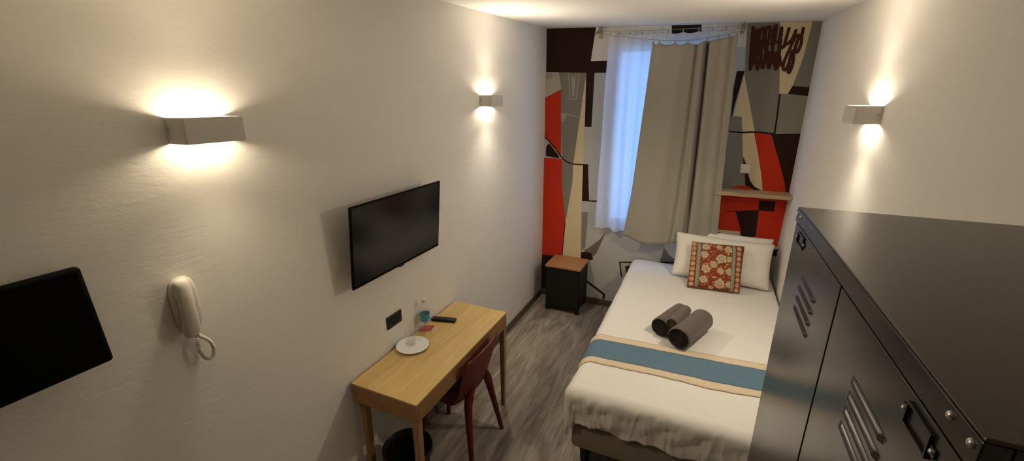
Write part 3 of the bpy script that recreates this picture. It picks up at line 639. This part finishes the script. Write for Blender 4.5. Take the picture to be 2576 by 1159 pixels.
TOP = .588
def duvet_fn(a, b):
    """a across (0 left hem .. 1 right), b along (0 foot hem .. 1 head)"""
    x0, x1, y0, y1 = .965, 2.168, 1.905, 4.092
    HL = .20
    sx = -HL+a*(x1-x0+HL+.03)
    hf = .200-.030*math.exp(-((sx-.25)/.05)**2)+.03*math.exp(-((sx+.02)/.06)**2)+.010*math.sin(sx*21+1)+.006*math.sin(sx*43)+.03*max(0, sx-.5)
    sy = -hf+b*(y1-y0+hf); x0 -= .018*math.exp(-max(0, sy)/.35)
    R = .07
    def over(s):                                   # rolled edge: (outward shift, drop) for arc length s past the edge start R
        t = R-s
        if t <= 0: return 0, 0
        if t < R*PI/2: an = t/R; return R*math.sin(an), R*(1-math.cos(an))
        return R, R+(t-R*PI/2)
    ox, dx = over(sx); oy, dy = over(sy)
    x = x0+max(sx, R)-ox; y = y0+max(sy, R)-oy
    tx, ty = R-sx, R-sy
    if tx > 0 and ty > 0:                          # the corner hangs as a rounded fold
        tt = math.hypot(tx, ty); o, drop = over(R-tt); drop *= .93
        x = x0+R-o*tx/tt; y = y0+R-o*ty/tt
        dx, dy = drop*tx/tt, drop*ty/tt
    else: drop = dx+dy
    rx = 0
    if sx > x1-x0-.03: drop += (sx-(x1-x0-.03))*.3
    x = min(x, x1)
    z = TOP-drop
    flat = 1 if drop == 0 else 0
    z += .005*nz(sx*3.2, sy*3.2, 1)+.0025*nz(sx*9, sy*7, 4)
    if sy > 1.55: z -= .018*min(1, (sy-1.55)/.4)*math.exp(-((sx-.55)/.5)**4)*0
    soft = 1
    if tx > 0 and ty > 0: soft = .25+.75*abs(tx-ty)/(tx+ty)
    if dy > .02:                                   # creases of the hanging foot end
        k = soft*min(1, (dy-.02)/.07)
        y -= k*(.016*nz(sx*10, dy*3, 7)+.010*nz(sx*24+dy*3, dy*4, 3)+.022*abs(nz(sx*6+dy*7, dy*9, 9))-.008)
        y -= k*(.008*max(0, 1-abs(nz(sx*17+dy*2.5, dy*2.2, 21))*5)+.006*max(0, 1-abs(nz(sx*33-dy*4, dy*3, 31))*5))
        y += .02*k*min(1, dy/.2)
    if dx > .02:
        k = soft*min(1, (dx-.02)/.07); x -= k*(.012*nz(sy*6, dx*4, 17)+.005*nz(sy*17, dx*5, 13))
    x = min(x, 2.172)
    return (x, y, z)
dv = G().grid(duvet_fn, 210, 260).link('duvet', 'duvet_cotton', None, loc=(1.57, 3.0, TOP-.1), solid=.012)
tag(dv, 'white crumpled duvet covering the bed and hanging over its foot end', 'duvet')
dv.modifiers['solid'].offset = -1
def duvet_z(x, y): return TOP+.005*nz((x-.965)*3.2, (y-1.905)*3.2, 1)+.0025*nz((x-.965)*9, (y-1.905)*7, 4)

# runner: a cream cloth with a blue band, lying across the bed and hanging over its left side
rn = thing('bed_runner', (1.5, 2.4, TOP), 'blue bed runner with cream borders lying across the white duvet', 'bed runner')
def runner_edge(x, k):                             # k: 0 near edge, 1 blue near, 2 blue far, 3 far edge
    tab = [(.955, (2.170, 2.250, 2.460, 2.530)), (1.03, (2.210, 2.268, 2.478, 2.545)), (1.4, (2.230, 2.287, 2.505, 2.570)), (1.7, (2.233, 2.300, 2.520, 2.588)), (1.95, (2.262, 2.318, 2.537, 2.606)), (2.166, (2.282, 2.336, 2.552, 2.624))]
    for (a, p), (b, q) in zip(tab, tab[1:]):
        if x <= b: t = max(0, (x-a)/(b-a)); return p[k]+(q[k]-p[k])*t
    return tab[-1][1][k]
def runner_strip(k0, k1, lift):
    def fn(u, v):
        s = -.19+u*1.39; R = .078
        t = R-s; dz = 0; x = .957+s
        if t > 0:
            if t < R*PI/2: an = t/R; x = .957+R-R*math.sin(an); dz = R*(1-math.cos(an))
            else: x = .957-.001; dz = R+(t-R*PI/2)
        xe = max(x, .957)
        y = runner_edge(xe, k0)*(1-v)+runner_edge(xe, k1)*v
        y += .005*nz(x*14+dz*20, k0*3.1 if v < .5 else k1*3.1)
        zz = duvet_z(max(x, 1.04), y)+lift+.0015*abs(nz(x*20, y*20))
        if t > 0: x -= .006+.010*nz(y*6, max(0, t-R)*4, 17)*min(1, dz/.09)
        return (min(x, W-.016), y, zz-dz)
    return fn
G().grid(runner_strip(0, 1, .0045), 160, 5).link('border', 'runner_cream', rn, solid=.002)
G().grid(runner_strip(1, 2, .0045), 160, 12).link('band', 'runner_blue', rn, solid=.002)
G().grid(runner_strip(2, 3, .0045), 160, 5).link('border', 'runner_cream', rn, solid=.002)

# pillows
def cushion_mesh(g, O, ex, ey, w, h, th, n=44, pw=.55, ear=.02, mi=0, sag=0.):
    """O bottom centre, ex across, ey up; a stuffed rectangle with little ears at its corners"""
    ex = Vector(ex).normalized(); ey = Vector(ey).normalized(); nn = ex.cross(ey).normalized(); O = Vector(O)
    for sgn in (1, -1):
        def fn(u, v):
            a, b = 2*u-1, 2*v-1
            pin = 1-ear*2*((1-a*a)+(1-b*b)-(1-a*a)*(1-b*b))*0
            X = a*w/2*(1-ear*(1-abs(b)**2.0)); Y = b*h/2*(1-ear*(1-abs(a)**2.0))
            t = th/2*max(0, (1-a**4)*(1-b**4))**pw
            t *= 1+.10*nz(a*1.7+sgn, b*1.7, O.x)
            t += .006*nz(a*5, b*5, sgn*3+O.y)*(1-a*a)*(1-b*b)
            Y -= sag*(1-a*a)*(b+1)/2
            return O+ex*X+ey*(h/2+Y)+nn*sgn*t
        g.grid(fn, n, n, mi)
    return g
def weld(o):
    bm = bmesh.new(); bm.from_mesh(o.data); bmesh.ops.remove_doubles(bm, verts=bm.verts[:], dist=.0004)
    bmesh.ops.recalc_face_normals(bm, faces=bm.faces[:]); bm.to_mesh(o.data); bm.free()
p1 = cushion_mesh(G(), (1.800, 3.935, .600), (1, -.005, -.02), (0, .20, 1), .655, .385, .10, pw=.5, ear=.035).link('pillow', 'pillow_cotton', None, loc=(1.8, 3.95, .62))
weld(p1); tag(p1, 'white pillow at the back leaning on the mural, only its upper and right edges showing', 'pillow', 'bed pillows')
p2 = cushion_mesh(G(), (1.742, 3.775, .603), (1, -.02, -.022), (0, .42, 1), .77, .385, .15, pw=.5, ear=.045).link('pillow', 'pillow_cotton', None, loc=(1.74, 3.8, .62))
weld(p2); tag(p2, 'white pillow in front, directly behind the patterned red cushion', 'pillow', 'bed pillows')

# printed cushion
O = Vector((1.700, 3.600, .598)); cex = Vector((1, .11, -.005)).normalized(); cey = Vector((-.012, .50, 1)).normalized()
cush = thing('cushion', O, 'square rust-red cushion with cream flowers and striped bands, leaning on the pillows', 'cushion')
CW, CH = .395, .385
g = cushion_mesh(G(), O, cex, cey, CW, CH, .12, n=150, pw=.55, ear=.02)
co = g.link('cover', 'block_print', cush)
fl = [(.30, .90, .075), (.55, .92, .055), (.73, .89, .07), (.28, .72, .07), (.60, .67, .095), (.75, .68, .06), (.46, .53, .07), (.32, .42, .085), (.60, .41, .065), (.77, .42, .075), (.29, .19, .075), (.60, .14, .095), (.78, .15, .065), (.45, .03, .045)]
fl = [(a, b, r*1.2) for a, b, r in fl]
rs = random.Random(4)
dots = [(rs.uniform(.24, .77), rs.uniform(.02, .98), rs.uniform(.010, .020)) for _ in range(46)]
RUST, CREAM, DK, TEAL, PEACH = (.26, .055, .025), (.62, .46, .29), (.10, .075, .05), (.45, .43, .32), (.58, .27, .12)
def mixc(a, b, t): return tuple(p+(q-p)*t for p, q in zip(a, b))
def printed(u, v):
    if u < .012 or u > .988 or v < .012 or v > .988: return mixc(RUST, DK, .5)
    e = u if u < .5 else 1-u
    if e < .125:                                   # outer border with ovals
        k = (v*9) % 1; r = math.hypot((e-.065)/.045, (k-.5)/.42)
        if r < .55: return PEACH if int(v*9) % 2 else CREAM
        if r < .95: return mixc(PEACH, CREAM, .4)
        return mixc(RUST, PEACH, .35) if r < 1.15 else RUST
    if e < .205:                                   # striped band
        if e < .133 or e > .197: return DK
        s = (v*24+(.55*(1-abs((e-.165)/.032)))) % 1
        return TEAL if s > .42 else (.13, .14, .11)
    for cx_, cy_, r in fl:
        dx, dy = u-cx_, v-cy_; d = math.hypot(dx, dy)
        an = math.atan2(dy, dx); R = r*(.88+.30*nz(math.cos(an)*2.2+cx_*31, math.sin(an)*2.2+cy_*17)+.05*math.cos(an*9))
        if d < R:
            if d > R*.86: return mixc(CREAM, RUST, .35)
            if d < r*.62 and math.sin(d/r*19+math.cos(an*2+cx_*9)) > .62: return (.23, .19, .11) if r > .08 else mixc(CREAM, RUST, .55)
            return CREAM
        if d < R*1.10: return mixc(RUST, DK, .6)
    for cx_, cy_, r in dots:
        if (u-cx_)**2+(v-cy_)**2 < r*r: return mixc(CREAM, PEACH, .4)
    q = nz(u*22, v*22, 8)
    return mixc(RUST, (.42, .13, .06), .8) if q > .22 else (mixc(RUST, DK, .7) if q < -.33 else RUST)
attr = co.data.color_attributes.new('print', 'FLOAT_COLOR', 'POINT')
for i, v in enumerate(co.data.vertices):
    p = v.co; u_ = p.dot(cex)/CW+.5; v_ = p.dot(cey)/CH
    attr.data[i].color = (*printed(min(max(u_, 0), 1), min(max(v_, 0), 1)), 1)
pe = []
for i in range(121):
    t = (i/120*4) % 4; k = int(t); f_ = t-k
    a, b = [(-1+2*f_, -1), (1, -1+2*f_), (1-2*f_, 1), (-1, 1-2*f_)][k]
    X = a*CW/2*(1-.02*(1-b*b)); Y = b*CH/2*(1-.02*(1-a*a)); pe.append(O+cex*X+cey*(CH/2+Y))
G().tube(pe, .0042, 6, cap=False).link('piping', 'piping', cush)

# rolled towels
def roll(A, B, r, label, turns=5, end='towel_end_shade', rng=1):
    A, B = Vector(A), Vector(B); ax = (B-A).normalized(); L = (B-A).length
    up = Vector((0, 0, 1)); sx = ax.cross(up).normalized(); uz = sx.cross(ax).normalized()
    root = thing('rolled_towel', (A+B)/2-Vector((0, 0, r)), label, 'towel', 'rolled towels')
    def P(rad, an, t): return A+ax*t+sx*rad*math.cos(an)+uz*rad*math.sin(an)
    th = r*.80/turns
    g = G()
    def outer(u, v):
        an = 2*PI*u; w = 1+.025*nz(math.cos(an)*1.5, math.sin(an)*1.5+rng, v*5)+.02*nz(v*9, rng)
        e = min(v, 1-v)*L; k = 1-.10*max(0, 1-e/.018)**2
        q = P(r*w*k, an, v*L)
        if q.z < A.z-r*.93: q.z = A.z-r*.93
        return q
    g.grid(outer, 41, 30); g.link('outer_wrap', 'towel', root)
    for side, t0 in ((-1, .0), (1, L)):              # the wound layers seen at both ends
        g = G()
        n = turns*22
        v = []; f = []
        for i in range(n+1):
            an = 2*PI*turns*i/n+rng; rad = r*.07+(r*.90-r*.07)*i/n
            t = t0-side*(.012*(1-i/n)+.001)
            for q, dt in ((rad-th*.40, -.010), (rad-th*.1, 0), (rad+th*.35, 0), (rad+th*.52, -.010)): v.append(P(max(q, .001), an, t+side*dt))
        for i in range(n):
            for j in range(3): f.append((i*4+j, (i+1)*4+j, (i+1)*4+j+1, i*4+j+1))
        g.add(v, f, 0, True)
        m = [P(r*.93, 2*PI*k/30, t0-side*.013) for k in range(30)]; g.add(m, [tuple(range(30))])
        g.link('wound_end', end, root)
    return root
roll((1.493, 2.560, .670), (1.632, 2.905, .668), .072, 'biggest dark grey rolled towel, the right one of three on the duvet', 6, rng=1)
roll((1.372, 2.690, .652), (1.492, 2.985, .652), .065, 'dark grey rolled towel on the left of the three on the duvet', 5, rng=4)
roll((1.446, 2.640, .722), (1.520, 2.885, .722), .035, 'small thin rolled towel lying between the two thick ones', 3, 'towel', rng=9)

# ================================================================== desk with its chair
ZT, DX0, DX1, DY0, DY1 = .7365, .013, .416, 1.321, 2.321
dk = thing('desk', (.21, 1.82, 0), 'oak writing desk with tapered legs against the left wall below the television', 'desk')
G().box(DX0, DX1, DY0, DY1, ZT-.010, ZT, .002).link('desktop', 'oak_top', dk)
za, zb2 = .626, ZT-.0104
p_ = .038
g = G().box(DX0+.002, DX1-.001, DY0+.001, DY0+.014, za, zb2, .001).box(DX0+.002, DX1-.001, DY1-.014, DY1-.001, za, zb2, .001)
g.box(DX0+.002, DX0+.018, DY0+.014, DY1-.014, za, zb2, .001).box(DX0+.018, DX1-.03, DY0+.014, DY1-.014, za, za+.008)
g.link('apron', 'oak_shaded', dk)
dr = G().box(DX1-.022, DX1-.001, DY0+.0155, DY1-.0155, za+.002, zb2-.002, .0012).link('drawer_front', 'oak_shaded', dk)
def leg(x0, x1, y0, y1, sx, sy, top):
    """square leg; (sx, sy) is its outer corner side; it tapers on the two inner sides and leans slightly in"""
    w = .026; e = .006
    bx = (x1-w-e, x1-e) if sx > 0 else (x0+e, x0+w+e)
    by = (y1-w-e, y1-e) if sy > 0 else (y0+e, y0+w+e)
    g = G(); z1 = za
    g.hexa([(bx[0], by[0], 0), (bx[1], by[0], 0), (bx[1], by[1], 0), (bx[0], by[1], 0)], [(x0, y0, z1), (x1, y0, z1), (x1, y1, z1), (x0, y1, z1)])
    if top: g.box(x0, x1, y0, y1, z1, zb2)
    return g
for sx, sy in ((1, -1), (1, 1), (-1, -1), (-1, 1)):
    x0, x1 = (DX1-p_, DX1-.001) if sx > 0 else (DX0+.020, DX0+.020+p_)
    y0, y1 = (DY0+.001, DY0+p_) if sy < 0 else (DY1-p_, DY1-.001)
    if sx < 0: y0, y1 = (DY0+.019, DY0+.019+p_) if sy < 0 else (DY1-.019-p_, DY1-.019)
    leg(x0, x1, y0, y1, sx, sy, False).link('leg', 'oak_leg', dk, bevel=.002)

YC = 1.885
ch = thing('chair', (.28, YC, 0), 'dark red plastic shell chair pushed under the oak desk', 'chair')
prof = smooth_path([(.085, 0, .428), (.10, 0, .442), (.16, 0, .440), (.26, 0, .427), (.345, 0, .420), (.40, 0, .432), (.430, 0, .470), (.447, 0, .53), (.462, 0, .60), (.477, 0, .67), (.489, 0, .725), (.492, 0, .742)], 5)
wid = [(0, .165), (.03, .185), (.25, .205), (.45, .205), (.55, .185), (.64, .185), (.72, .203), (.82, .202), (.90, .190), (.95, .175), (.98, .158), (1, .135)]
def shell(u, v):
    k = v*(len(prof)-1); i = min(int(k), len(prof)-2); p = prof[i].lerp(prof[i+1], k-i); tg = (prof[i+1]-prof[i]).normalized()
    nrm = Vector((-tg.z, 0, tg.x))                 # up from the seat, forward from the back
    a = 2*u-1; w = lerp_tab(wid, v)
    lift = (.030 if v < .45 else .042*(1-max(0, v-.62)/.38*.75))*abs(a)**2.6
    if v < .06: lift *= v/.06
    q = p+nrm*lift
    return (q.x, YC+a*w, q.z)
G().grid(shell, 33, 70).link('shell', 'chair_red', ch, solid=.011, sub=1)
def cleg(pts, rr):
    return G().tube(smooth_path(pts, 5), 0, 16, rr=[lerp_tab(rr, i/(5*(len(pts)-1))) for i in range(5*(len(pts)-1)+1)])
for sy, pts in ((-1, [(.444, 1.815, .535), (.436, 1.785, .475), (.434, 1.757, .415), (.448, 1.733, .30), (.468, 1.710, .15), (.485, 1.690, .001)]),
                (1, [(.444, 1.955, .535), (.436, 1.985, .475), (.434, 2.007, .415), (.448, 2.030, .30), (.468, 2.058, .15), (.487, 2.085, .001)])):
    cleg(pts, [(0, .006), (.15, .019), (.32, .0265), (.45, .0235), (.7, .018), (1, .0135)]).link('leg', 'chair_red', ch)
for pts in ([(.17, 1.785, .436), (.15, 1.768, .38), (.125, 1.745, .25), (.085, 1.71, .001)], [(.17, 1.985, .436), (.15, 2.002, .38), (.125, 2.025, .25), (.085, 2.06, .001)]):
    cleg(pts, [(0, .012), (.2, .023), (.6, .019), (1, .0135)]).link('leg', 'chair_red', ch)
for y in (1.775, 1.965): G().box(.16, .37, y, y+.025, .396, .416, .006).link('seat_rail', 'chair_red', ch)

# things on the desk
ZD = ZT+.0006
pl = G().lathe([(0, .003), (.048, .003), (.050, 0), (.054, 0), (.070, .005), (.090, .0125), (.0935, .0145), (.0945, .0162), (.0925, .0165), (.080, .0125), (.060, .0085), (.050, .0072), (0, .007)], (.100, 1.715, ZD), 56).link('plate', 'porcelain', None, loc=(.100, 1.715, ZD))
tag(pl, 'round white plate on the oak desk under the drinking glass', 'plate')
gz = ZD+.0078
gl = G().lathe([(0, 0), (.026, 0), (.028, .003), (.0335, .082), (.0325, .083), (.0315, .082), (.0265, .009), (0, .008)], (.078, 1.725, gz), 40).link('drinking_glass', 'glass_clear', None, loc=(.078, 1.725, gz))
tag(gl, 'small clear drinking glass standing on the white plate', 'glass')
def quad_prism(g, pts, z0, z1, mi=0):
    return g.prism([(x, y) for x, y in pts], z0, z1, mi, 'z')
cd = thing('card', (.062, 1.93, ZD), 'small red card with a pale edge lying under the water bottle', 'card')
cq = [(.020, 1.862), (.100, 1.905), (.081, 1.985), (.006, 1.945)]
cc_ = Vector((sum(p[0] for p in cq)/4, sum(p[1] for p in cq)/4))
quad_prism(G(), cq, ZD, ZD+.0008).link('sheet', 'card_edge', cd)
quad_prism(G(), [tuple(cc_+(Vector(p)-cc_)*.88) for p in cq], ZD+.0009, ZD+.0012).link('printed_face', 'card_red', cd)
BTX, BTY, BZ = .050, 1.912, ZD+.0013
bt = thing('water_bottle', (BTX, BTY, BZ), 'clear plastic water bottle with blue label standing on the red card', 'bottle')
body = [(0, .004), (.020, .001), (.026, .002), (.030, .008), (.031, .020), (.0302, .030), (.031, .040), (.0302, .050), (.031, .058), (.031, .112), (.0300, .116), (.031, .121), (.0312, .128), (.028, .145), (.022, .162), (.0155, .174), (.0135, .180), (.0135, .186)]
G().lathe(body, (BTX, BTY, BZ), 36).link('body', 'pet_clear', bt)
G().lathe([(0, .006), (.025, .005), (.0292, .010), (.0300, .020), (.0292, .030), (.0300, .040), (.0292, .050), (.0300, .060), (.0300, .112), (.029, .117), (.0300, .122), (.0300, .126), (0, .126)], (BTX, BTY, BZ), 36).link('water', 'water', bt)
g = G(); lz0, lz1 = .062, .110
def lab(u, v): a = 2*PI*u; return (BTX+.0317*math.cos(a), BTY+.0317*math.sin(a), BZ+lz0+(lz1-lz0)*v)
g.grid(lab, 61, 3)
lb = g.link('label', 'label_blue', bt)
g = G()
def wave(u, v):
    a = 2*PI*u; s = .064+.006*math.sin(a*2)+.006*v
    return (BTX+.0320*math.cos(a), BTY+.0320*math.sin(a), BZ+s)
g.grid(wave, 61, 3)
for k in range(4):                                 # pale strokes of the lettering
    for a0 in (0, PI*2/3, PI*4/3):
        def st(u, v, k=k, a0=a0):
            a = a0+.22*k+.13*u; return (BTX+.0320*math.cos(a), BTY+.0320*math.sin(a), BZ+.084+.010*v+.004*math.sin(u*3+k))
        g.grid(st, 5, 2)
g.link('label_print', 'label_white', lb)
G().lathe([(0, .205), (.0130, .205), (.0142, .202), (.0145, .188), (.0145, .186), (.0, .186)], (BTX, BTY, BZ), 28).link('cap', 'white_plastic', bt)

rc = thing('remote_control', (.085, 2.045, ZD), 'slim black remote control on the oak desk behind the water bottle', 'remote control')
Mr = Matrix.Translation((.0955, 2.050, ZD)) @ Matrix.Rotation(math.radians(14), 4, 'Z')
G().box(-.080, .080, -.0215, .0215, .0, .017, .005, 3, 0, Mr).link('case', 'black_plastic', rc)
g = G()
for i in range(11):
    for j in range(3): g.box(-.066+i*.0115, -.058+i*.0115, -.0145+j*.0105, -.0075+j*.0105, .0171, .0183, .0008, 2, 0, Mr)
kb = g.link('keypad', 'rubber_key', rc)

# waste bin under the desk
bn = thing('waste_bin', (.235, 1.455, 0), 'round black waste bin with a bag liner under the near end of the desk', 'waste bin')
BC = (.225, 1.452, 0)
G().lathe([(0, .001), (.088, .001), (.092, .006), (.124, .290), (.128, .294), (.130, .300), (.127, .303), (.122, .296), (.090, .010), (0, .008)], BC, 48).link('bucket', 'black_matte', bn)
def bag(u, v):
    a = 2*PI*u; r = .1215-.020*v+.004*nz(math.cos(a)*4, math.sin(a)*4, v*6); z = .298-.16*v
    if v < .12: r = .1335-.002*nz(a*3, 1)+.0; z = .270+.038*min(1, v/.06)
    return (BC[0]+r*math.cos(a), BC[1]+r*math.sin(a), z+.006*nz(math.cos(a)*3, math.sin(a)*3, 2)*(1 if v < .12 else .5))
G().grid(bag, 73, 30).link('bin_liner', 'bin_bag', bn)

# ================================================================== bedside cabinet
bs = thing('bedside_table', (.35, 3.95, 0), 'small black bedside cabinet with wooden top in the far left corner', 'bedside table')
sx0, sx1, sy0, sy1 = .168, .528, 3.79, 4.105
G().box(sx0-.004, sx1+.004, sy0-.010, sy1, .484, .506, .003).link('top', 'pine_top', bs)
G().box(sx0+.003, sx1-.003, sy0+.012, sy1-.002, .045, .4835, .003).link('body', 'black_matte', bs)
dd = G().box(sx0+.008, sx1-.008, sy0-.004, sy0+.0115, .055, .474, .002).link('door', 'black_matte', bs)
for x in (sx0+.003, sx1-.038):
    for y in (sy0+.004, sy1-.040): G().box(x, x+.035, y, y+.035, .0005, .0445, .002).link('foot', 'black_matte', bs)

# ================================================================== metal locker
lk = thing('locker', (1.96, .85, 0), 'black metal two-door locker standing in front of the right wall', 'locker')
LX0, LX1, LY0, LY1, LZ = 1.7485, W-.016, .4208, 1.284, 1.8356
def glint_bend(y): return -.10*max(0, y-1.10)**2  # bend added so the far corner mirrors the blue window
def bow(o):
    """bends the front slightly forward at its far end to catch a blue glint"""
    bm = bmesh.new(); bm.from_mesh(o.data); off = world_loc(o)
    for k in range(30):
        bmesh.ops.bisect_plane(bm, geom=bm.verts[:]+bm.edges[:]+bm.faces[:], plane_co=(0, .70+.585*k/30-off.y, 0), plane_no=(0, 1, 0))
    for v in bm.verts:
        if v.co.x+off.x < LX0+.01: v.co.x += glint_bend(v.co.y+off.y)
    for f in bm.faces: f.smooth = False
    bm.to_mesh(o.data); bm.free()
t = .018
g = G()
g.box(LX0+.020, LX1, LY0, LY0+.004, .10, LZ, .001).box(LX0+.020, LX1, LY1-.004, LY1, .10, LZ, .001).box(LX1-.004, LX1, LY0+.004, LY1-.004, .10, LZ)
g.box(LX0+.020, LX1-.004, LY0+.004, LY1-.004, .10, .112)
g.box(LX0+.020, LX1-.004, .838, .846, .112, LZ-.004)
g.box(LX0, LX0+.0195, LY0, LY0+.014, .10, 1.8025, .001).box(LX0, LX0+.0195, LY1-.014, LY1, .10, 1.8025, .001)
g.box(LX0, LX0+.0195, LY0+.014, LY1-.014, .10, .118, .001)
g.link('body', 'locker_paint', lk)
bow(G().box(LX0, LX0+.0195, LY0, LY1, 1.803, LZ, .0015).link('top_rail', 'locker_paint', lk))
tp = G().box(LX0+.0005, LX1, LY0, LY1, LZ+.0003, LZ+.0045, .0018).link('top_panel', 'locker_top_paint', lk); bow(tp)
for y0, y1 in ((LY0+.0155, .8385), (.8445, LY1-.0155)):
    dz0, dz1 = .121, 1.8005
    dr_ = G().box(LX0+.0005, LX0+.016, y0, y1, dz0, dz1, .0018).link('door', 'locker_paint', lk)
    near = y0 < .8
    ya, yb = (.566, .700) if near else (.973, 1.125)
    for zt_ in (1.711, .34):
        for k in range(4):
            zc = zt_-.0268*k; g = G()
            v = []; f = []; n = 24                 # pressed louver: a lip leaning out over its slot
            for i in range(n+1):
                s = i/n; y = ya+(yb-ya)*s; e = min(s, 1-s)*(yb-ya); d = .0042*max(0, 1-max(0, 1-e/.010)**2)**.5
                for q in range(7):
                    an = q/6; v.append((LX0+.0003-d*math.sin(an*PI*.60), y, zc+.0048-.0096*an))
            for i in range(n):
                for q in range(6): f.append((i*7+q, i*7+q+1, (i+1)*7+q+1, (i+1)*7+q))
            g.add(v, f, 0, True)
            g.box(LX0-.0002, LX0+.001, ya+.002, yb-.002, zc-.0062, zc-.0046, mi=1)
            g.link('louver', ['locker_paint', 'locker_slot'], dr_)
    bow(dr_)
    yc0, yc1 = (.475, .544) if near else (1.151, 1.229)
    zc = 1.7765; g = G(); x = LX0
    for a, b, c0, c1 in ((yc0+.006, yc1-.006, zc-.0145, zc-.0115), (yc0+.006, yc1-.006, zc+.0115, zc+.0145), (yc0+.006, yc0+.009, zc-.0115, zc+.0115), (yc1-.009, yc1-.006, zc-.0115, zc+.0115)):
        g.box(x-.003, x+.0004, a, b, c0, c1, .0006)
    for y in (yc0, yc1): g.box(x-.0015, x+.0004, y-.006, y+.006, zc-.005, zc+.005, .0005)
    hol = g.link('label_holder', 'locker_paint', dr_)
    if not near: bow(hol)
    for y in (yc0, yc1):
        Mq = Matrix.Translation((x-.0015+glint_bend(y), y, zc)) @ Matrix.Rotation(-PI/2, 4, 'Y')
        G().lathe([(.0033, 0), (.0031, .0010), (.0022, .0019), (.0010, .0023), (0, .0024)], (0, 0, 0), 16, 0, Mq).link('rivet', 'steel', hol)
    yk = y1-.05 if near else y0+.05                # lock at mid-height
    Mq = Matrix.Translation((LX0+.0005, yk, 1.02)) @ Matrix.Rotation(-PI/2, 4, 'Y')
    G().lathe([(.012, 0), (.012, .006), (.009, .008), (0, .008)], (0, 0, 0), 20, 0, Mq).link('lock', 'steel', dr_)
for y in (.433, .470, 1.236, 1.268):
    Mq = Matrix.Translation((LX0+glint_bend(y), y, 1.8245)) @ Matrix.Rotation(-PI/2, 4, 'Y')
    G().lathe([(.0047, 0), (.0045, .0012), (.0034, .0024), (.0016, .0030), (0, .0032)], (0, 0, 0), 18, 0, Mq).link('rivet', 'steel', lk)
for y in (LY0+.05, LY1-.05):
    for x in (LX0+.05, LX1-.05): G().box(x-.018, x+.018, y-.018, y+.018, .0005, .0995, .002).link('foot', 'locker_paint', lk)

# ================================================================== daylight, camera, view
w = bpy.data.worlds.new('sky'); SC.world = w; w.use_nodes = True
bg = w.node_tree.nodes['Background']; bg.inputs['Color'].default_value = (.24, .49, 1, 1); bg.inputs['Strength'].default_value = SKY
pd = bpy.data.lights.new('window_daylight', 'AREA'); pd.shape = 'RECTANGLE'; pd.size = WX1-WX0; pd.size_y = WZ1-WZ0
pd.cycles.is_portal = True
po = bpy.data.objects.new('window_daylight', pd); COL.objects.link(po); po.location = ((WX0+WX1)/2, D+WT+.02, (WZ0+WZ1)/2); po.rotation_euler = (-PI/2, 0, 0)

cam = bpy.data.cameras.new('camera'); co_ = bpy.data.objects.new('camera', cam); COL.objects.link(co_)
F_, R_, U_ = [Vector(q) for q in CAMV]
Mc = Matrix((R_, U_, -F_)).transposed().to_4x4(); Mc.translation = Vector(CAMC)
co_.matrix_world = Mc
cam.sensor_width = 36; cam.sensor_fit = 'HORIZONTAL'; cam.lens = 36*1065.453/2576; cam.clip_start = .01
SC.camera = co_
SC.cycles.transparent_max_bounces = 32
vs = SC.view_settings
vs.view_transform = 'Standard'; vs.look = 'None'; vs.gamma = 1; vs.use_curve_mapping = False; vs.exposure = EXPO
